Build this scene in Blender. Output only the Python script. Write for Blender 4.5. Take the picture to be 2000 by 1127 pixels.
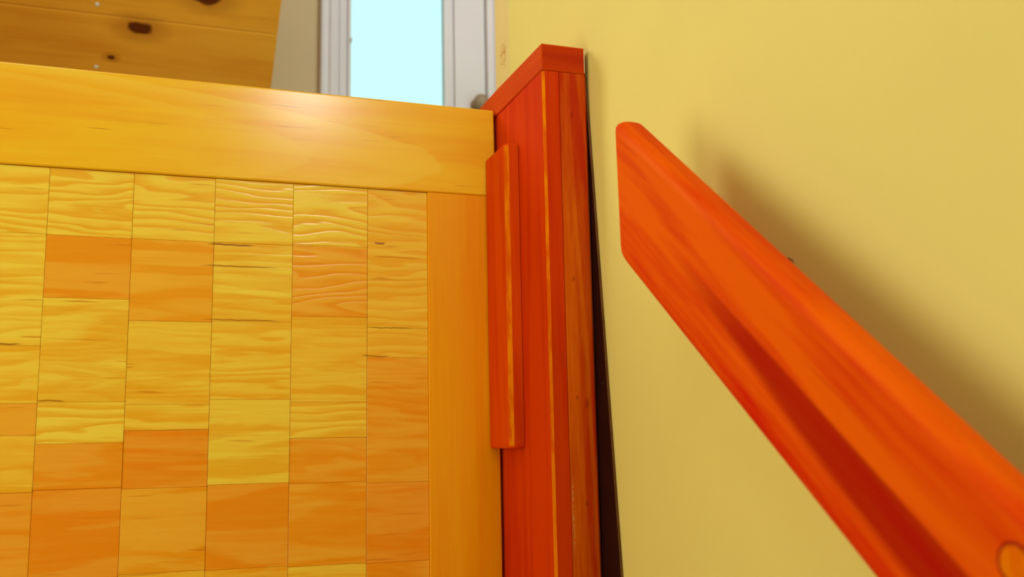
import bpy, bmesh, math, random
from mathutils import Vector, Matrix
random.seed(4)
C = bpy.context.scene
for o in list(bpy.data.objects): bpy.data.objects.remove(o)

# ---------------------------------------------------------------- camera
yaw, pitch, roll, fpx = 0.339937504, 0.157784120, -0.0201665242, 1927.97334
fwd = Vector((math.sin(yaw)*math.cos(pitch), math.cos(yaw)*math.cos(pitch), math.sin(pitch)))
rgt = Vector((math.cos(yaw), -math.sin(yaw), 0)); upv = rgt.cross(fwd)
r2 = math.cos(roll)*rgt + math.sin(roll)*upv
u2 = -math.sin(roll)*rgt + math.cos(roll)*upv
cd = bpy.data.cameras.new('camera'); cam = bpy.data.objects.new('camera', cd); C.collection.objects.link(cam)
cam.matrix_world = Matrix((( r2.x, u2.x, -fwd.x, 0), (r2.y, u2.y, -fwd.y, 0), (r2.z, u2.z, -fwd.z, 0), (0, 0, 0, 1)))
cd.sensor_width = 36; cd.lens = fpx/2000*36; cd.clip_start = 0.02
cd.dof.use_dof = True; cd.dof.focus_distance = 1.15; cd.dof.aperture_fstop = 6.3
C.camera = cam

# ---------------------------------------------------------------- world, lights, exposure
W = bpy.data.worlds.new('sky'); C.world = W; W.use_nodes = True
bg = W.node_tree.nodes['Background']; bg.inputs[0].default_value = (0.57, 1.0, 0.97, 1); bg.inputs[1].default_value = 1.5
C.view_settings.view_transform = 'Standard'; C.view_settings.look = 'None'
C.view_settings.exposure = -0.1; C.view_settings.gamma = 1.0; C.view_settings.use_curve_mapping = False
def area(name, loc, target, sx, sy, power, col):
    l = bpy.data.lights.new(name, 'AREA'); l.shape = 'RECTANGLE'; l.size = sx; l.size_y = sy; l.energy = power; l.color = col
    o = bpy.data.objects.new(name, l); C.collection.objects.link(o); o.location = loc
    o.rotation_euler = (Vector(target)-Vector(loc)).to_track_quat('-Z', 'Y').to_euler(); return o
area('landing_window_light', (-0.80, 1.88, 1.22), (0.45, 0.7, 0.2), 0.5, 0.6, 11, (1.0, 0.97, 0.90))
area('stair_side_window_light', (-1.27, 0.55, 0.05), (0.42, 0.60, 0.15), 1.0, 1.1, 10.0, (1.0, 0.97, 0.90))
area('stair_window_light', (0.395, -0.60, 1.18), (0.20, 1.2, 0.3), 0.13, 0.30, 6.4, (0.95, 1.0, 1.0))
area('stairwell_fill_light', (-0.45, -0.1, 1.65), (0.35, 0.8, 0.1), 1.0, 1.0, 10, (0.88, 0.96, 1.0))  # added overhead fill for the upper right wall and the gate
area('landing_fill_light', (1.0, 2.1, 1.8), (0.75, 3.0, 1.1), 0.6, 0.5, 6.5, (1.0, 0.93, 1.0))  # extra fill lamp, added to whiten the door and facing wall

# ---------------------------------------------------------------- materials
def newmat(name, rough=0.4, spec=0.3):
    spec *= 0.6
    m = bpy.data.materials.new(name); m.use_nodes = True; nt = m.node_tree
    b = nt.nodes['Principled BSDF']; b.inputs['Roughness'].default_value = rough; b.inputs['Specular IOR Level'].default_value = spec
    return m, nt, b
class N:
    def __init__(s, nt): s.nt = nt
    def n(s, t, **k):
        x = s.nt.nodes.new(t)
        for a, v in k.items():
            if a.startswith('i_'):
                key = a[2:]; key = int(key) if key.isdigit() else key.replace('_', ' ')
                s.set(x, key, v)
            else: setattr(x, a, v)
        return x
    def set(s, x, key, v):
        if isinstance(v, bpy.types.NodeSocket): s.nt.links.new(v, x.inputs[key])
        else: x.inputs[key].default_value = v
    def math(s, op, a, b=0.0, clamp=False):
        x = s.n('ShaderNodeMath', operation=op); x.use_clamp = clamp; s.set(x, 0, a); s.set(x, 1, b); return x.outputs[0]
    def vm(s, op, a, b=(0, 0, 0)):
        x = s.n('ShaderNodeVectorMath', operation=op); s.set(x, 0, a); s.set(x, 1, b); return x.outputs[0]
    def noise(s, v, sc, det=3.0, rough=0.5, dist=0.0):
        x = s.n('ShaderNodeTexNoise'); s.set(x, 'Vector', v); s.set(x, 'Scale', sc); s.set(x, 'Detail', det); s.set(x, 'Roughness', rough); s.set(x, 'Distortion', dist)
        return x.outputs['Fac']
    def mr(s, v, a, b, c=0.0, d=1.0):
        x = s.n('ShaderNodeMapRange'); x.interpolation_type = 'SMOOTHSTEP'
        for i, q in enumerate((v, a, b, c, d)): s.set(x, i, q)
        return x.outputs[0]
    def mix(s, f, a, b, mode='MIX'):
        x = s.n('ShaderNodeMix', data_type='RGBA', blend_type=mode)
        s.set(x, 0, f); s.set(x, 6, a); s.set(x, 7, b); return x.outputs[2]
def c4(c): return (c[0], c[1], c[2], 1.0)

def wood(name, light, dark, axis='Z', rough=0.35, spec=0.3, contrast=1.0, ring=22.0, bump=0.12, blotch=0.5, fleck=None, coat=0.0, stretch=0.05, fleck_amt=0.5):
    """stained wood with the grain running along one axis of the object"""
    m, nt, b = newmat(name, rough, spec); k = N(nt)
    co = k.n('ShaderNodeTexCoord').outputs['Object']
    if axis == 'RAIL':      # grain along the sloping rail
        rot = k.n('ShaderNodeVectorRotate', rotation_type='X_AXIS', i_Angle=-math.radians(38.1)); k.set(rot, 'Vector', co); co = rot.outputs[0]; axis = 'Y'
    st = stretch; sc = {'X': (st, 1, 1), 'Y': (1, st, 1), 'Z': (1, 1, st)}[axis]
    v = k.vm('MULTIPLY', co, sc)
    big = k.noise(v, 14, 2, 0.5, 0.6)
    rings = k.math('SINE', k.math('MULTIPLY', big, ring*3.0))
    rings = k.mr(rings, -1, 1)
    fine = k.noise(v, 160, 3, 0.6)
    sc2 = {'X': (.25, 1, 1), 'Y': (1, .25, 1), 'Z': (1, 1, .25)}[axis]
    bl = k.noise(k.vm('MULTIPLY', co, sc2), 9, 3, 0.55)
    f = k.math('ADD', k.math('MULTIPLY', rings, 0.35*contrast), k.math('MULTIPLY', k.math('SUBTRACT', fine, 0.5), 0.9*contrast))
    f = k.math('ADD', f, k.math('MULTIPLY', k.math('SUBTRACT', bl, 0.45), 2.2*blotch), clamp=True)
    col = k.mix(f, c4(light), c4(dark))
    if fleck:
        sc3 = {'X': (.03, 1, 1), 'Y': (1, .03, 1), 'Z': (1, 1, .03)}[axis]
        fl = k.noise(k.vm('MULTIPLY', co, sc3), 330, 1, 0.5)
        gate = k.noise(k.vm('MULTIPLY', co, sc2), 22, 2)
        fm = k.math('MULTIPLY', k.mr(fl, 0.66, 0.76), k.mr(gate, 0.5, 0.62))
        col = k.mix(k.math('MULTIPLY', fm, fleck_amt), col, c4(fleck))
    nt.links.new(col, b.inputs['Base Color'])
    bp = k.n('ShaderNodeBump'); bp.inputs['Strength'].default_value = bump; bp.inputs['Distance'].default_value = 0.002
    k.set(bp, 'Height', k.math('ADD', fine, k.math('MULTIPLY', rings, 0.35))); nt.links.new(bp.outputs[0], b.inputs['Normal'])
    if coat: b.inputs['Coat Weight'].default_value = coat; b.inputs['Coat Roughness'].default_value = 0.2
    return m

M = {}
M['rail_pine'] = wood('honey_pine_horizontal', (0.92, 0.54, 0.012), (0.86, 0.32, 0.0), 'X', 0.5, 0.12, 0.9, 7, 0.03, 0.6, (0.45, 0.10, 0.0), fleck_amt=0.7, coat=0.7)
M['stile_pine'] = wood('honey_pine_vertical', (0.90, 0.38, 0.002), (0.85, 0.23, 0.0), 'Z', 0.5, 0.12, 0.9, 7, 0.03, 0.55, (0.50, 0.10, 0.0), fleck_amt=0.6, coat=0.5)
M['red'] = wood('red_stained_post', (0.66, 0.048, 0.0), (0.48, 0.008, 0.0), 'Z', 0.5, 0.08, 0.9, 10, 0.08, 0.6)
M['red_y'] = wood('red_stained_cap_side', (0.62, 0.065, 0.0), (0.50, 0.022, 0.0), 'Y', 0.5, 0.1, 0.8, 10, 0.06, 0.5)
M['red_x'] = wood('red_stained_cap_front', (0.55, 0.040, 0.0), (0.32, 0.006, 0.0), 'X', 0.5, 0.1, 1.0, 12, 0.10, 0.6)
M['worn'] = wood('worn_orange_corner', (0.82, 0.24, 0.0), (0.72, 0.10, 0.0), 'Z', 0.7, 0.03, 0.8, 8, 0.05, 0.5)
def worn_patches():
    nt = M['worn'].node_tree; k = N(nt); b = nt.nodes['Principled BSDF']; col = b.inputs['Base Color'].links[0].from_socket
    co = k.n('ShaderNodeTexCoord').outputs['Object']
    f = k.math('MULTIPLY', k.mr(k.noise(k.vm('MULTIPLY', co, (1, 1, .22)), 60, 4, .6), 0.46, 0.62), 0.75)
    nt.links.new(k.mix(f, col, (0.66, 0.06, 0.0, 1)), b.inputs['Base Color'])
worn_patches()
def cathedral():
    # arched growth figure on the gate's top rail, its tip towards the post
    nt = M['rail_pine'].node_tree; k = N(nt); b = nt.nodes['Principled BSDF']; col = b.inputs['Base Color'].links[0].from_socket
    co = k.n('ShaderNodeTexCoord').outputs['Object']; sx = k.n('ShaderNodeSeparateXYZ'); k.set(sx, 0, co)
    dz = k.math('DIVIDE', k.math('SUBTRACT', sx.outputs[2], 0.360), 0.125)
    t = k.math('SUBTRACT', k.math('SUBTRACT', 0.333, sx.outputs[0]), k.math('MULTIPLY', dz, dz))
    t = k.math('ADD', t, k.math('MULTIPLY', k.math('SUBTRACT', k.noise(k.vm('MULTIPLY', co, (.3, 1, 1)), 40, 3), .5), 0.05))
    edge = k.math('MULTIPLY', k.mr(t, 0.0, 0.006), k.mr(t, 0.16, 0.03))
    col = k.mix(k.math('MULTIPLY', edge, 0.45), col, (0.95, 0.66, 0.06, 1))
    e2 = k.math('MULTIPLY', k.mr(t, 0.17, 0.176), k.mr(t, 0.28, 0.19))
    col = k.mix(k.math('MULTIPLY', e2, 0.35), col, (0.95, 0.62, 0.04, 1))
    nt.links.new(col, b.inputs['Base Color'])
cathedral()
M['stop'] = wood('red_orange_stop', (0.74, 0.075, 0.0), (0.58, 0.018, 0.0), 'Z', 0.5, 0.08, 0.9, 9, 0.06, 0.55, (0.3, 0.01, 0.0), fleck_amt=0.6)

def trim_mat():
    # rougher right hand board: worn stain, dents, pale scraped streak beside the joint
    m = wood('worn_red_board', (0.68, 0.12, 0.0), (0.50, 0.026, 0.0), 'Z', 0.5, 0.12, 1.5, 12, 0.15, 1.5, (0.25, 0.01, 0.0), stretch=0.09, fleck_amt=0.5)
    nt = m.node_tree; k = N(nt); b = nt.nodes['Principled BSDF']; col = b.inputs['Base Color'].links[0].from_socket
    co = k.n('ShaderNodeTexCoord').outputs['Object']
    sx = k.n('ShaderNodeSeparateXYZ'); k.set(sx, 0, co)
    ctr = k.math('ADD', 0.4318, k.math('MULTIPLY', k.math('SUBTRACT', k.noise(k.vm('MULTIPLY', co, (0, 0, 1)), 60, 3), 0.5), 0.0012))
    dx = k.math('ABSOLUTE', k.math('SUBTRACT', sx.outputs[0], ctr))
    band = k.mr(dx, 0.0011, 0.0003)
    zr = k.math('MULTIPLY', k.mr(sx.outputs[2], -0.125, -0.10), k.mr(sx.outputs[2], -0.03, -0.05))
    brk = k.mr(k.noise(k.vm('MULTIPLY', co, (1, 1, .30)), 600, 3), 0.46, 0.52)
    s = k.math('MULTIPLY', k.math('MULTIPLY', band, zr), brk)
    col = k.mix(k.math('MULTIPLY', s, 0.8), col, (0.62, 0.33, 0.13, 1))
    # small dark dents and knots
    for (x, z, r, q) in [(0.4525, 0.045, 0.0035, .8), (0.4405, 0.052, 0.0016, 1.2), (0.4485, -0.065, 0.0022, 1), (0.4400, 0.188, 0.0020, .9), (0.4440, 0.385, 0.0022, .8)]:
        d = k.vm('MULTIPLY', k.vm('SUBTRACT', co, (x, 0, z)), (1, 0, 0.45))
        ln = k.n('ShaderNodeVectorMath', operation='LENGTH'); k.set(ln, 0, d)
        ms = k.mr(k.math('ADD', ln.outputs['Value'], k.math('MULTIPLY', k.math('SUBTRACT', k.noise(co, 500, 2), .5), .0015)), r, r*0.3)
        col = k.mix(k.math('MULTIPLY', ms, 0.55*q, clamp=True), col, (0.20, 0.005, 0.0, 1))
    nt.links.new(col, b.inputs['Base Color']); return m
M['trim'] = trim_mat()

def block_mat():
    """brushed pine blocks: every block has its own tone, ring strength and seed stored on its faces"""
    m, nt, b = newmat('brushed_pine_blocks', 0.5, 0.2); k = N(nt)
    at = k.n('ShaderNodeAttribute', attribute_name='block'); sp = k.n('ShaderNodeSeparateColor'); k.set(sp, 0, at.outputs['Color'])
    tone, seed, stripe = sp.outputs
    co = k.n('ShaderNodeTexCoord').outputs['Object']
    off = k.n('ShaderNodeCombineXYZ'); k.set(off, 0, k.math('MULTIPLY', seed, 3.1)); k.set(off, 1, k.math('MULTIPLY', seed, 17.3)); k.set(off, 2, k.math('MULTIPLY', seed, 7.7))
    v0 = k.vm('ADD', co, off.outputs[0])
    v = k.vm('MULTIPLY', v0, (0.16, 1, 1))
    sz = k.n('ShaderNodeSeparateXYZ'); k.set(sz, 0, v0)
    warp = k.noise(v, 18, 3, 0.5, 0.3)
    ph = k.math('ADD', k.math('MULTIPLY', sz.outputs[2], 74.0), k.math('MULTIPLY', warp, 9.0))
    fr = k.math('FRACT', ph)
    # late wood: slow rise, sharp fall, like weathered growth rings
    ringv = k.math('MULTIPLY', k.mr(fr, 0.0, 0.72), k.mr(fr, 1.0, 0.84))
    pat = k.noise(k.vm('MULTIPLY', v0, (0.13, 1, 1)), 26, 3, 0.55, 1.2)
    pat2 = k.mr(pat, 0.44, 0.56)
    fine = k.noise(k.vm('MULTIPLY', v0, (0.05, 1, 1)), 240, 3, 0.6)
    light = (0.90, 0.65, 0.030, 1); mid = (0.90, 0.46, 0.004, 1); dark = (0.88, 0.26, 0.0, 1)
    base = k.mix(k.mr(tone, 0.0, 0.5), dark, mid); base = k.mix(k.mr(tone, 0.4, 1.0), base, light)
    lo = k.mix(0.55, base, (0.84, 0.27, 0.0, 1)); hi = k.mix(0.45, base, (0.97, 0.80, 0.12, 1))
    a = k.math('MULTIPLY', ringv, stripe)
    inv = k.math('MULTIPLY', pat2, k.math('SUBTRACT', 1.0, stripe))
    f = k.math('ADD', k.math('ADD', a, k.math('MULTIPLY', inv, 0.75)), k.math('MULTIPLY', k.math('SUBTRACT', fine, .5), .9), clamp=True)
    amp = k.math('ADD', 0.45, k.math('MULTIPLY', tone, 0.5), clamp=True)
    col = k.mix(amp, base, k.mix(f, lo, hi))
    fl = k.noise(k.vm('MULTIPLY', v0, (0.04, 1, 1)), 330, 1)
    gt = k.noise(k.vm('MULTIPLY', v0, (0.3, 1, 1)), 30, 2)
    fm = k.math('MULTIPLY', k.mr(fl, 0.66, 0.74), k.mr(gt, 0.5, 0.6))
    col = k.mix(k.math('MULTIPLY', fm, 0.6), col, (0.62, 0.17, 0.0, 1))
    # cracks that follow the grain: (x, z, half length, half height)
    for (x, z, hx, hz) in CRACKS:
        wob = k.math('MULTIPLY', k.math('SUBTRACT', k.noise(k.vm('MULTIPLY', co, (1, 0, 0)), 45, 3), 0.5), 0.004)
        d = k.vm('SUBTRACT', co, (x, 0, z)); s3 = k.n('ShaderNodeSeparateXYZ'); k.set(s3, 0, d)
        ax = k.mr(k.math('ABSOLUTE', s3.outputs[0]), hx, hx*0.55)
        az = k.mr(k.math('ABSOLUTE', k.math('ADD', s3.outputs[2], wob)), hz*1.5, hz*0.4)
        col = k.mix(k.math('MULTIPLY', k.math('MULTIPLY', ax, az), 0.85), col, (0.22, 0.05, 0.0, 1))
    nt.links.new(col, b.inputs['Base Color'])
    bp = k.n('ShaderNodeBump'); b.inputs['Coat Weight'].default_value = 0.6; b.inputs['Coat Roughness'].default_value = 0.2; bp.inputs['Strength'].default_value = 0.13; bp.inputs['Distance'].default_value = 0.0016; nt.links.new(bp.outputs[0], b.inputs['Coat Normal'])
    hgt = k.math('ADD', k.math('MULTIPLY', a, 0.9), k.math('MULTIPLY', fine, 0.25))
    k.set(bp, 'Height', hgt); nt.links.new(bp.outputs[0], b.inputs['Normal'])
    return m
# -------- numbers of the gate
D = 1.2
GT, RB, GX, SX = 0.4453, 0.3250, 0.4048, 0.3120
CX = [-0.4100, -0.3160, -0.2230, -0.1311, -0.0410, 0.0504, 0.1426, 0.2347, SX]
CRACKS = [(0.070, 0.2440, 0.030, 0.0010), (0.080, 0.2180, 0.050, 0.0006), (0.085, 0.1535, 0.050, 0.0005), (0.250, 0.2550, 0.008, 0.0012),
          (0.245, 0.1125, 0.020, 0.0006), (-0.175, 0.1215, 0.028, 0.0008), (-0.118, 0.0590, 0.016, 0.0006), (0.265, 0.148, 0.03, 0.0005)]
M['block'] = block_mat()

def flat(name, col, rough=0.6, spec=0.2, var=0.0, vs=6, bump=0.0, metal=0):
    m, nt, b = newmat(name, rough, spec); k = N(nt); b.inputs['Metallic'].default_value = metal
    co = k.n('ShaderNodeTexCoord').outputs['Object']
    c = k.mix(k.mr(k.noise(co, vs, 3), 0.3, 0.7), c4(col), c4([q*(1-var) for q in col]))
    nt.links.new(c, b.inputs['Base Color'])
    if bump:
        bp = k.n('ShaderNodeBump'); bp.inputs['Strength'].default_value = bump; bp.inputs['Distance'].default_value = 0.001
        k.set(bp, 'Height', k.noise(co, 350, 3)); nt.links.new(bp.outputs[0], b.inputs['Normal'])
    return m
M['yellow'] = flat('cream_yellow_wall_paint', (0.80, 0.71, 0.21), 0.6, 0.15, 0.03, 5, 0.06)
M['white'] = flat('white_gloss_paint', (0.76, 0.70, 0.70), 0.4, 0.3, 0.02)
M['tan'] = flat('cream_landing_wall_paint', (0.68, 0.51, 0.29), 0.7, 0.2, 0.02)
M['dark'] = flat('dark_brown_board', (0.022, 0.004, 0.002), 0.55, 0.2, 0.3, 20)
M['darkedge'] = flat('brown_board_edge', (0.16, 0.06, 0.012), 0.5, 0.3, 0.3, 40)
M['screw'] = flat('blackened_screw', (0.03, 0.025, 0.02), 0.35, 0.5, 0.2, 30, 0, 0.8)
M['nail'] = flat('bright_nail_head', (0.85, 0.85, 0.85), 0.35, 0.5, 0.1, 30)
M['knob'] = flat('brown_door_knob', (0.36, 0.25, 0.14), 0.35, 0.5, 0.1)
M['bead'] = flat('white_caulk', (0.85, 0.78, 0.62), 0.6, 0.2, 0.15, 200)
M['floor'] = wood('landing_floor_boards', (0.60, 0.30, 0.05), (0.48, 0.20, 0.03), 'X', 0.4)
M['steel'] = flat('brass_bracket', (0.55, 0.40, 0.15), 0.3, 0.5, 0.1, 30, 0, 1.0)

def stain_mat():
    m = flat('cream_trim_paint_with_rust_mark', (0.80, 0.66, 0.26), 0.5, 0.3, 0.05, 12)
    nt = m.node_tree; k = N(nt); b = nt.nodes['Principled BSDF']; col = b.inputs['Base Color'].links[0].from_socket
    co = k.n('ShaderNodeTexCoord').outputs['Object']
    d = k.vm('MULTIPLY', k.vm('SUBTRACT', co, (0, 1.341, 0.583)), (0, 0.8, 0.55)); ln = k.n('ShaderNodeVectorMath', operation='LENGTH'); k.set(ln, 0, d)
    ms = k.math('MULTIPLY', k.mr(ln.outputs['Value'], 0.0155, 0.004), k.mr(k.noise(co, 190, 3, .6, 1.0), 0.50, 0.56))
    nt.links.new(k.mix(k.math('MULTIPLY', ms, 0.85), col, (0.50, 0.17, 0.01, 1)), b.inputs['Base Color']); return m
M['stain'] = stain_mat()

def rail_mat():
    m = wood('red_stained_handrail', (0.80, 0.115, 0.0), (0.60, 0.008, 0.0), 'RAIL', 0.6, 0.06, 1.3, 10, 0.03, 0.85, (0.45, 0.01, 0.0), stretch=0.06, fleck_amt=0.35)
    nt = m.node_tree; k = N(nt); b = nt.nodes['Principled BSDF']; col = b.inputs['Base Color'].links[0].from_socket
    co = k.n('ShaderNodeTexCoord').outputs['Object']
    rot = k.n('ShaderNodeVectorRotate', rotation_type='X_AXIS', i_Angle=-math.radians(38.1)); k.set(rot, 'Vector', co)
    s = k.n('ShaderNodeSeparateXYZ'); k.set(s, 0, rot.outputs[0])
    # dark streak along the board, sharp on its upper side; q = height across the board
    wv = k.math('MULTIPLY', k.math('SUBTRACT', k.noise(k.vm('MULTIPLY', rot.outputs[0], (1, .1, 1)), 30, 3), .5), 0.010)
    q = k.math('ADD', s.outputs[2], wv)
    y = s.outputs[1]
    hi = k.mr(k.math('ADD', s.outputs[2], k.math('MULTIPLY', wv, .25)), HQ, HQ-0.004)
    lo = k.mr(k.math('SUBTRACT', q, k.mr(y, 0.72, 0.30, HQ-0.008, HQ-0.030)), -0.006, 0.004)
    ends = k.mr(y, 0.66, 0.50)
    f = k.math('MULTIPLY', k.math('MULTIPLY', hi, lo), ends)
    col = k.mix(k.math('MULTIPLY', f, 0.85), col, (0.38, 0.004, 0.0, 1))
    nt.links.new(col, b.inputs['Base Color']); return m
HQ = -0.3055
M['handrail'] = rail_mat()

def soffit_mat():
    m = wood('knotty_pine_boards', (0.90, 0.42, 0.035), (0.70, 0.22, 0.003), 'X', 0.5, 0.3, 0.6, 8, 0.05, 0.7)
    nt = m.node_tree; k = N(nt); b = nt.nodes['Principled BSDF']; col = b.inputs['Base Color'].links[0].from_socket
    co = k.n('ShaderNodeTexCoord').outputs['Object']
    nz = k.math('MULTIPLY', k.math('SUBTRACT', k.noise(co, 40, 3), .5), 0.010)
    for (x, y, z, rx, ry) in [(-0.0884, 2.5388, 1.0634, 0.031, 0.017), (0.0702, 2.445, 1.122, 0.034, 0.018), (-0.1575, 2.6232, 1.0107, 0.010, 0.006)]:
        d = k.vm('SUBTRACT', co, (x, y, z)); d = k.vm('MULTIPLY', d, (1/rx, 1/ry, 0.6/ry)); ln = k.n('ShaderNodeVectorMath', operation='LENGTH'); k.set(ln, 0, d)
        L = k.math('ADD', ln.outputs['Value'], k.math('MULTIPLY', nz, 75))
        col = k.mix(k.math('MULTIPLY', k.mr(L, 3.2, 1.0), 0.45), col, (0.40, 0.12, 0.004, 1))
        col = k.mix(k.mr(L, 1.15, 0.75), col, (0.13, 0.025, 0.002, 1))
    nt.links.new(col, b.inputs['Base Color']); return m
M['soffit'] = soffit_mat()
def glass_mat():
    m, nt, b = newmat('clear_window_glass', 0.02, 0.5); b.inputs['Transmission Weight'].default_value = 1.0; b.inputs['IOR'].default_value = 1.01
    return m
M['glass'] = glass_mat()

# ---------------------------------------------------------------- building helpers
def link(name, bm, mats, parent=None, smooth=False):
    me = bpy.data.meshes.new(name); bmesh.ops.recalc_face_normals(bm, faces=bm.faces[:])
    if parent is not None: bmesh.ops.translate(bm, verts=bm.verts[:], vec=-Vector(parent['_w']))
    bm.to_mesh(me); bm.free()
    for m in (mats if isinstance(mats, (list, tuple)) else [mats]): me.materials.append(m)
    if smooth:
        for p in me.polygons: p.use_smooth = True
    o = bpy.data.objects.new(name, me); C.collection.objects.link(o)
    if parent is not None: o.parent = parent
    o['_w'] = parent['_w'] if parent is not None else (0.0, 0.0, 0.0)
    return o
def empty(name, loc, label=None, cat=None):
    o = bpy.data.objects.new(name, None); C.collection.objects.link(o); o.location = loc; o.empty_display_size = 0.05; o['_w'] = tuple(float(q) for q in loc)
    if label: o['label'] = label; o['category'] = cat
    return o
def struct(o): o['kind'] = 'structure'; return o
def box(bm, x0, x1, y0, y1, z0, z1, bev=0.0, seg=2, mi=0):
    vs = [bm.verts.new((x, y, z)) for x in (x0, x1) for y in (y0, y1) for z in (z0, z1)]
    fs = [bm.faces.new([vs[i] for i in q]) for q in ((0, 1, 3, 2), (4, 6, 7, 5), (0, 4, 5, 1), (2, 3, 7, 6), (0, 2, 6, 4), (1, 5, 7, 3))]
    for f in fs: f.material_index = mi
    if bev:
        es = list({e for f in fs for e in f.edges})
        bmesh.ops.bevel(bm, geom=es, offset=bev, segments=seg, profile=0.5, affect='EDGES')
    return fs
def bx(name, dims, mats, parent=None, bev=0.0, seg=2):
    bm = bmesh.new(); box(bm, *dims, bev=bev, seg=seg); return link(name, bm, mats, parent)
def prism(bm, prof, z0, z1, side_mats=None, map=lambda a, b, c: (a, b, c), cap_mat=0):
    """extrude a profile; side_mats gives a material slot per side"""
    n = len(prof); lo = [bm.verts.new(map(a, b, z0)) for a, b in prof]; hi = [bm.verts.new(map(a, b, z1)) for a, b in prof]
    for i in range(n):
        f = bm.faces.new((lo[i], lo[(i+1) % n], hi[(i+1) % n], hi[i])); f.material_index = side_mats[i] if side_mats else 0
    for q in (lo[::-1], hi): f = bm.faces.new(q); f.material_index = cap_mat
def cyl(bm, c, r, h, axis, n=20, r1=None):
    m = {'X': Matrix.Rotation(math.pi/2, 4, 'Y'), 'Y': Matrix.Rotation(math.pi/2, 4, 'X'), 'Z': Matrix.Identity(4)}[axis]
    bmesh.ops.create_cone(bm, cap_ends=True, segments=n, radius1=r, radius2=r if r1 is None else r1, depth=h, matrix=Matrix.Translation(c) @ m)

# ---------------------------------------------------------------- the setting
WX = 0.4684
struct(bx('wall_right', (WX, WX+0.11, -1.5, 1.315, -2.6, 1.9), M['yellow']))
struct(bx('trim_1', (WX-0.0008, WX+0.112, 1.3153, 1.378, -0.62, 1.9), M['stain'], bev=0.0015))
struct(bx('floor', (-1.3, 1.7, 1.05, 3.0, -0.62, -0.60), M['floor']))
# facing wall with the opening for the glazed door
bm = bmesh.new()
box(bm, -1.3, 0.44, 3.0, 3.1, -0.62, 1.9); box(bm, 1.06, 1.7, 3.0, 3.1, -0.62, 1.9); box(bm, 0.44, 1.06, 3.0, 3.1, 1.86, 1.9)
struct(link('wall_back', bm, M['tan']))
struct(bx('wall_left', (-1.4, -1.3, -1.5, 3.1, -2.6, 1.9), M['yellow']))
struct(bx('wall_landing', (1.7, 1.8, 1.3, 3.1, -0.62, 1.9), M['white']))
struct(bx('wall_front', (-1.4, WX+0.11, -1.6, -1.5, -2.6, 1.9), M['yellow']))
struct(bx('ceiling', (-1.4, 1.8, -1.6, 3.1, 1.9, 1.95), M['tan']))
# stairs under the camera
bm = bmesh.new()
for i in range(8):
    y1 = 1.05 - i*0.255
    box(bm, -1.28, WX-0.002, y1-0.255, y1, -2.58, -0.8-i*0.2, bev=0.004)
struct(link('stairs', bm, M['floor']))

# sloping pine boards above the landing
sl = (0.992-1.134)/(2.653-2.426)
def zs(y): return 1.134 + sl*(y-2.426)
pine = empty('sloping_ceiling', (0, 0, 0)); struct(pine)
bounds = [1.93, 2.115, 2.31, 2.5165, 2.715, 2.90, 2.998]
for a, b_ in zip(bounds[:-1], bounds[1:]):
    bm = bmesh.new(); g = 0.0012; t = 0.02
    pr = [(a+g+.002, zs(a+g+.002)+0.0), (a+g, zs(a+g)+0.002), (a+g, zs(a+g)+t), (b_-g, zs(b_-g)+t), (b_-g, zs(b_-g)+0.002), (b_-g-.002, zs(b_-g-.002)+0.0)]
    prism(bm, pr, -1.298, 0.250, map=lambda p, q, c: (c, p, q))
    link('plank', bm, M['soffit'], pine)
bm = bmesh.new()   # backing above the boards
prism(bm, [(1.93, zs(1.93)+.021), (2.998, zs(2.998)+.021), (2.998, zs(2.998)+.05), (1.93, zs(1.93)+.05)], -1.298, 0.249, map=lambda p, q, c: (c, p, q))
link('backing', bm, M['soffit'], pine)
for (x, y, z) in [(-0.1866, 2.491, 1.0933), (-0.1938, 2.652, 0.9926)]:
    bm = bmesh.new(); bmesh.ops.create_uvsphere(bm, u_segments=14, v_segments=8, radius=0.0055, matrix=Matrix.Translation((x, y, zs(y)-0.0005)) @ Matrix.Rotation(-math.atan(-sl), 4, 'X') @ Matrix.Diagonal((1, 1, .35, 1)))
    link('nail_head', bm, M['nail'], pine, True)

# glazed door in the facing wall: casing, stiles, beads, pane, knob
door = empty('door_1', (0.69, 3.0, -0.6)); struct(door)
door['label'] = 'white glazed door with bright pane and brown knob beyond the gate'
def molded(x0, x1, name, flip=False):
    w = x1-x0; pr = [(0, 0), (0, -.012), (.08, -.020), (.20, -.020), (.24, -.014), (.45, -.012), (.52, -.016), (.62, -.016), (.68, -.010), (.95, -.010), (1, 0)]
    pts = [((x0+w*a) if not flip else (x1-w*a), 3.0+q) for a, q in pr]
    if flip: pts = pts[::-1]
    bm = bmesh.new(); prism(bm, pts, -0.6, 1.86); return bm
link('casing', molded(0.428, 0.492, 'c'), M['white'], door)
link('casing', molded(0.985, 1.06, 'c', True), M['white'], door)
bx('casing', (0.428, 1.06, 2.982, 3.0, 1.86, 1.895), M['white'], door, 0.002)
bx('stile', (0.493, 0.519, 3.004, 3.044, -0.6, 1.82), M['white'], door, 0.002)
bx('stile', (0.876, 0.984, 3.004, 3.044, -0.6, 1.82), M['white'], door, 0.003)
bx('bead', (0.519, 0.530, 2.999, 3.036, -0.35, 1.76), M['white'], door, 0.002)
bx('bead', (0.840, 0.8615, 3.002, 3.036, -0.35, 1.76), M['white'], door, 0.002)
bx('bead', (0.8625, 0.8745, 3.010, 3.036, -0.35, 1.76), M['white'], door, 0.002)
bx('rail', (0.519, 0.876, 3.006, 3.042, 1.76, 1.82), M['white'], door, 0.002)
bx('rail', (0.519, 0.876, 3.006, 3.042, -0.6, -0.35), M['white'], door, 0.002)
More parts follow.
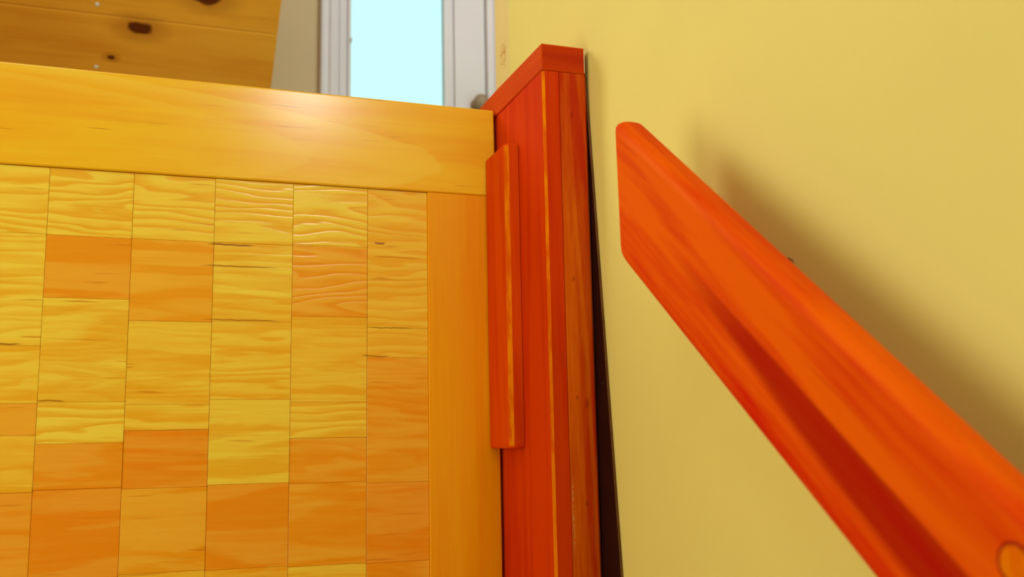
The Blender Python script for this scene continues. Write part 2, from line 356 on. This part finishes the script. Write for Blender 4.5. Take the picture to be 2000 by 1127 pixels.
bx('jamb', (0.9842, 1.06, 3.046, 3.09, -0.6, 1.86), M['white'], door)
bx('jamb', (0.44, 0.4928, 3.046, 3.09, -0.6, 1.86), M['white'], door)
bx('pane', (0.530, 0.840, 3.018, 3.022, -0.35, 1.76), M['glass'], door)
bm = bmesh.new(); prism(bm, [(0.526, 2.996), (0.5315, 2.992), (0.5315, 3.0)], 1.288, 1.302); link('catch', bm, M['white'], door)
bm = bmesh.new()
prof = [(0.0, -.002), (.026, -.002), (.026, .004), (.012, .008), (.010, .024), (.018, .030), (.0255, .038), (.027, .046), (.022, .055), (.010, .059), (0, .0595)]
ns = 28; rings = []
for r, h in prof: rings.append([bm.verts.new((0.955+r*math.cos(2*math.pi*i/ns), 3.004-h, 1.118+r*math.sin(2*math.pi*i/ns))) for i in range(ns)] if r else [bm.verts.new((0.955, 3.004-h, 1.118))])
for a, b_ in zip(rings[:-1], rings[1:]):
    for i in range(ns):
        j = (i+1) % ns
        if len(a) == 1: bm.faces.new((a[0], b_[j], b_[i]))
        elif len(b_) == 1: bm.faces.new((a[i], a[j], b_[0]))
        else: bm.faces.new((a[i], a[j], b_[j], b_[i]))
link('knob', bm, M['knob'], door, True)

# ---------------------------------------------------------------- the gate
gate = empty('stair_gate', (0.0, D, -0.58), 'honey-coloured pine gate with a patchwork panel of square blocks in a plain frame', 'gate')
TH = 0.030
bm = bmesh.new(); box(bm, CX[0]-0.093, GX, D, D+TH, RB, GT, bev=0.0022, seg=3)
# soften the free upper corner
for v in bm.verts:
    if v.co.x > GX-0.003 and v.co.z > GT-0.003: v.co.z -= 0.0022; v.co.x -= 0.0012
link('top_rail', bm, M['rail_pine'], gate)
bx('stile', (SX, GX, D, D+TH, -0.55, RB-0.0003), M['stile_pine'], gate, 0.0016)
bx('stile', (CX[0]-0.093, CX[0], D, D+TH, -0.55, RB-0.0003), M['stile_pine'], gate, 0.0016)
bx('bottom_rail', (CX[0]+.0003, SX-.0003, D, D+TH, -0.55, -0.44), M['rail_pine'], gate, 0.0016)
# patchwork: z joints, tone (0 dark orange, 1 pale yellow), ring strength, per column
Z0 = RB-0.0005; ZB = -0.4395
cols = {
 3: ([Z0, .2468, .1197, .0560, .0215, -.0400, -.133, -.23, -.33, ZB], [(.80, .9), (.85, .55), (.75, .5), (.22, .1), (.5, .3), (.12, .1), (.2, .2), (.6, .5), (.3, .3)]),
 4: ([Z0, .2463, .1744, .0575, .0118, -.0377, -.134, -.23, -.33, ZB], [(.80, .9), (.20, .05), (.85, .25), (.85, .95), (.15, .1), (.05, .05), (.5, .3), (.2, .2), (.6, .5)]),
 5: ([Z0, .2461, .1502, .0542, .0252, -.0395, -.132, -.23, -.33, ZB], [(.78, .9), (.30, .05), (.72, .3), (.74, .8), (.08, .1), (.25, .1), (.4, .3), (.2, .2), (.6, .5)]),
 6: ([Z0, .2466, .1517, .0597, -.0378, -.1329, -.23, -.33, ZB], [(.80, .75), (1.0, .4), (.74, .7), (.95, .1), (.12, .1), (.3, .3), (.5, .2), (.6, .5)]),
 7: ([Z0, .2486, .1601, .0563, .0136, -.0394, -.1345, -.23, -.33, ZB], [(.85, 1.0), (.24, 1.0), (.68, .25), (.75, .8), (.20, .6), (.20, .15), (.7, .2), (.3, .2), (.6, .5)]),
 8: ([Z0, .1480, .1109, -.0413, -.1355, -.23, -.33, ZB], [(.64, .6), (.52, .6), (.22, .3), (.06, .15), (.15, .2), (.3, .2), (.6, .5)]),
}
# the columns left of the frame repeat the same spread of tones
for c in (1, 2):
    zz = [Z0, .246, .152, .056, -.040, -.133, -.23, -.33, ZB]; cols[c] = (zz, [(random.choice((.8, .7, .25)), random.choice((.9, .3, .1))) for _ in zz[:-1]])
bm = bmesh.new(); lay = bm.faces.layers.float_color.new('block') if hasattr(bm.faces.layers, 'float_color') else None
clay = bm.loops.layers.float_color.new('block')
g = 0.00016
for c, (zz, tn) in cols.items():
    x0, x1 = CX[c-1], CX[c]
    for i in range(len(zz)-1):
        before = set(bm.faces)
        tall = random.uniform(-0.0003, 0.0003)
        box(bm, x0+g, x1-g, D+0.0035+tall, D+0.016, zz[i+1]+g*.5, zz[i]-g*.5, bev=0.0004, seg=1)
        sd = random.random()
        for f in bm.faces:
            if f in before: continue
            for lp in f.loops: lp[clay] = (tn[i][0], sd, tn[i][1], 1.0)
panel = link('panel', bm, M['block'], gate)
M['gap'] = flat('dark_panel_backing', (0.60, 0.14, 0.0), 0.8, 0.1, 0.2)
bx('panel_backing', (CX[0]+.001, SX-.001, D+0.0163, D+0.0225, ZB+.001, RB-.001), M['gap'], gate)
ho = []
# object coordinates are measured from the gate's base; shift them back to the room's in the materials
# ---------------------------------------------------------------- the post
PX, PY, PS, PR = 0.4083, 1.0316, 0.4289, 0.4644
post = empty('newel_post', (PX+.028, PY+.1, -0.6), 'red-stained wooden post with a square cap, fixed beside the yellow wall', 'post')
ch = 0.0030; YB = 1.30
bm = bmesh.new()
prism(bm, [(PX, PY+ch), (PX+ch*.95, PY), (PS-.0004, PY), (PS, PY+.0006), (PS, YB), (PX, YB)], -0.6, 0.4362, [1, 0, 0, 0, 0, 0])
link('post_board', bm, [M['red'], M['worn']], post)
bm = bmesh.new()
prism(bm, [(PS+.0004, PY+.0008), (PS+.0012, PY), (PR-.003, PY), (PR, PY+.003), (PR, YB), (PS+.0004, YB)], -0.6, 0.4362)
link('trim_board', bm, M['trim'], post)
# cap: mitred at its near left corner, rounded edges
CB, CT = 0.4364, 0.4697; cl = PX-0.0012; cf = PY-0.0010
bm = bmesh.new()
prism(bm, [(cl, cf+.0012), (cl+.0012, cf), (PR-.0030, cf), (PR-.0008, cf+.0022), (PR-.0008, YB+.004), (cl-.0012, YB+.004), (cl-.0008, 1.20)], CB, CT, [0, 1, 2, 0, 0, 0, 0])
es = [e for e in bm.edges if (e.verts[0].co.z > CT-1e-4 and e.verts[1].co.z > CT-1e-4) or (e.verts[0].co.z < CB+1e-4 and e.verts[1].co.z < CB+1e-4)]
bmesh.ops.bevel(bm, geom=es, offset=0.0022, segments=3, profile=0.5, affect='EDGES')
link('cap', bm, [M['red_y'], M['red_x'], M['bead']], post)
# gate stop fixed to the post's side, in front of the gate
BX, BY, BT, BB = 0.3905, 1.1195, 0.3734, -0.0034
bm = bmesh.new(); c5 = 0.0052
prism(bm, [(BX, BY+c5), (BX+c5*.9, BY), (PX-.0006, BY), (PX-.0003, D-.002), (BX, D-.002)], BB, BT, [1, 0, 0, 0, 0])
es = [e for e in bm.edges if abs(e.verts[0].co.z-e.verts[1].co.z) < 1e-5]
bmesh.ops.bevel(bm, geom=es, offset=0.0032, segments=3, profile=0.5, affect='EDGES')
st = link('gate_stop', bm, [M['stop'], M['worn']], post); st['label'] = 'upright red-orange batten with a worn pale corner'

# ---------------------------------------------------------------- dark tapering board between post and wall
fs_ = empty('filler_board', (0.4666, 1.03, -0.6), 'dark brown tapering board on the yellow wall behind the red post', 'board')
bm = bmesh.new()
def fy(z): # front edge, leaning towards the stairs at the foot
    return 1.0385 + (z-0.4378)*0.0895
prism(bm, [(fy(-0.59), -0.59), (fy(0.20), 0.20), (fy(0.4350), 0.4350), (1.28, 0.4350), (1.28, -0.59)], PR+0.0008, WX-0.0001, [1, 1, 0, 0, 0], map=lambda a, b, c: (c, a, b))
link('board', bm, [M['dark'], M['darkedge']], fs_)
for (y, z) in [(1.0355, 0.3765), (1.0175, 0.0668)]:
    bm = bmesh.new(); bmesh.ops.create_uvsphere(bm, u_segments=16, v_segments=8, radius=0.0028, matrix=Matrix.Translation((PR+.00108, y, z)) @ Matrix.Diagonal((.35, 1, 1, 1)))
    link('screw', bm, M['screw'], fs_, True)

# ---------------------------------------------------------------- handrail
hr = empty('handrail', (0.42, 0.4, -0.06), 'red-stained sloping wooden handrail with a plumb-cut end on the yellow wall', 'handrail')
sn, cs = math.sin(math.radians(38.11)), math.cos(math.radians(38.11)); tn_ = sn/cs
XL, XR = 0.3860, 0.4165; ctop, cbot = -0.3262, -0.4590
yE, yN = 0.7985, -0.9
def arc(p, a, b, r, n=7):
    """round the corner p between directions a and b"""
    a = Vector(a).normalized(); b = Vector(b).normalized(); ang = a.angle(b); t = r/math.tan(ang/2)
    bis = (a+b).normalized(); cen = Vector(p)+bis*(r/math.sin(ang/2)); s = Vector(p)+a*t-cen; e = Vector(p)+b*t-cen; out = []
    for i in range(n+1):
        v = s.lerp(e, i/n).normalized()*r; out.append(tuple(cen+v))
    return out
up = Vector((cs, sn)); dn = -up
E1 = (yE, yE*tn_+ctop); E2 = (yE-0.002, (yE-0.002)*tn_+cbot)
outl = arc(E1, dn, (0, -1), 0.0050, 8) + arc(E2, (0, 1), dn, 0.034, 10)      # plumb-cut end seen from the side
oc = [(z-y*tn_, y) for y, z in outl]                                       # (height intercept, end y), falling
def yend(c):
    if c >= oc[0][0]: return oc[0][1]
    for (c0, y0), (c1, y1) in zip(oc[:-1], oc[1:]):
        if c0 >= c >= c1: return y0+(y1-y0)*(c0-c)/max(c0-c1, 1e-9)
    return oc[-1][1]
qt, qb = ctop*cs, cbot*cs; rt, rb_ = 0.0115, 0.0070                       # cross-section: well rounded top, eased foot
sec = []
def quarter(cx, cq, r, a0, a1, n):
    for i in range(n+1):
        a = math.radians(a0+(a1-a0)*i/n); sec.append((cx+r*math.cos(a), cq+r*math.sin(a)))
quarter(XR-rt, qt-rt, rt, 0, 90, 10); quarter(XL+rt, qt-rt, rt, 90, 180, 10)
for i in range(1, 40): sec.append((XL, (qt-rt)+((qb+rb_)-(qt-rt))*i/40))
quarter(XL+rb_, qb+rb_, rb_, 180, 270, 8); quarter(XR-rb_, qb+rb_, rb_, 270, 360, 8)
for i in range(1, 40): sec.append((XR, (qb+rb_)+((qt-rt)-(qb+rb_))*i/40))
bm = bmesh.new(); loops = []
cxm, cqm = (XL+XR)/2, (qt+qb)/2
for back, ins in ((None, 0), (0.0045, 0), (0.0018, 0.0004), (0.0006, 0.0014), (0.0, 0.0032)):
    lp = []
    for x, q in sec:
        dx = 1 if x > cxm+.004 else (-1 if x < cxm-.004 else 0)
        hx = x-dx*ins; hq = q-(ins*.5 if q > qt-.004 else (-ins*.5 if q < qb+.004 else 0)); c = hq/cs
        y = yN if back is None else yend(c)-back
        lp.append(bm.verts.new((hx, y, y*tn_+c)))
    loops.append(lp)
for A, B in zip(loops[:-1], loops[1:]):
    for i in range(len(A)): bm.faces.new((A[i], A[(i+1) % len(A)], B[(i+1) % len(A)], B[i]))
bm.faces.new(loops[0]); bm.faces.new(loops[-1][::-1])
rl = link('rail', bm, M['handrail'], hr)
for p_ in rl.data.polygons: p_.use_smooth = True
rl.data.set_sharp_from_angle(angle=math.radians(25))
# round wooden plug over the fixing screw
bm = bmesh.new(); cyl(bm, (XL+0.0002, 0.3800, -0.0603), 0.0085, 0.0015, 'X', 32)
pl = link('plug', bm, M['worn'], hr); pl['label'] = 'round orange wood plug'
bm = bmesh.new(); bmesh.ops.create_circle(bm, segments=32, radius=0.0105, cap_ends=False, matrix=Matrix.Translation((XL-.0002, 0.3800, -0.0603)) @ Matrix.Rotation(math.pi/2, 4, 'Y'))
ring = bm.edges[:]; r = bmesh.ops.extrude_edge_only(bm, edges=ring); nv = [v for v in r['geom'] if isinstance(v, bmesh.types.BMVert)]
for v in nv: v.co.y = 0.3800+(v.co.y-0.3800)*.82; v.co.z = -0.0603+(v.co.z+0.0603)*.82
M['ringdark'] = flat('dark_plug_joint', (0.35, 0.01, 0.0), 0.5, 0.2)
link('plug_joint', bm, M['ringdark'], hr)
bm = bmesh.new(); yb = 0.18; zb = yb*tn_+cbot
cyl(bm, (WX-0.0025, yb, zb-.03), 0.022, 0.005, 'X', 24); cyl(bm, (0.4325, yb, zb-.03), 0.006, 0.07, 'X', 16); cyl(bm, (0.4025, yb, zb-.008), 0.006, 0.05, 'Z', 16)
link('bracket', bm, M['steel'], hr, False)

# small nail left in the wall above the handrail
bm = bmesh.new(); cyl(bm, (WX-0.0025, 0.653, 0.1400), 0.0006, 0.006, 'X', 10)
bmesh.ops.rotate(bm, verts=bm.verts[:], cent=(WX, .653, .14), matrix=Matrix.Rotation(0.5, 3, 'Y'))
o = link('nail', bm, M['darkedge']); o['label'] = 'tiny bent nail in the yellow wall just above the handrail'; o['category'] = 'nail'

# materials measure from each thing's base: bring the patterns placed by room coordinates back in step
def shift(mat, off):
    nt = mat.node_tree
    for tc in [n for n in nt.nodes if n.bl_idname == 'ShaderNodeTexCoord']:
        ls = [l for l in nt.links if l.from_node == tc]
        if not ls: continue
        a = nt.nodes.new('ShaderNodeVectorMath'); a.operation = 'ADD'; a.inputs[1].default_value = off
        tgt = [l.to_socket for l in ls]
        nt.links.new(tc.outputs['Object'], a.inputs[0])
        for s in tgt: nt.links.new(a.outputs[0], s)
shift(M['block'], gate['_w']); shift(M['rail_pine'], gate['_w']); shift(M['trim'], post['_w']); shift(M['handrail'], hr['_w'])
for o in bpy.data.objects:
    if '_w' in o: del o['_w']
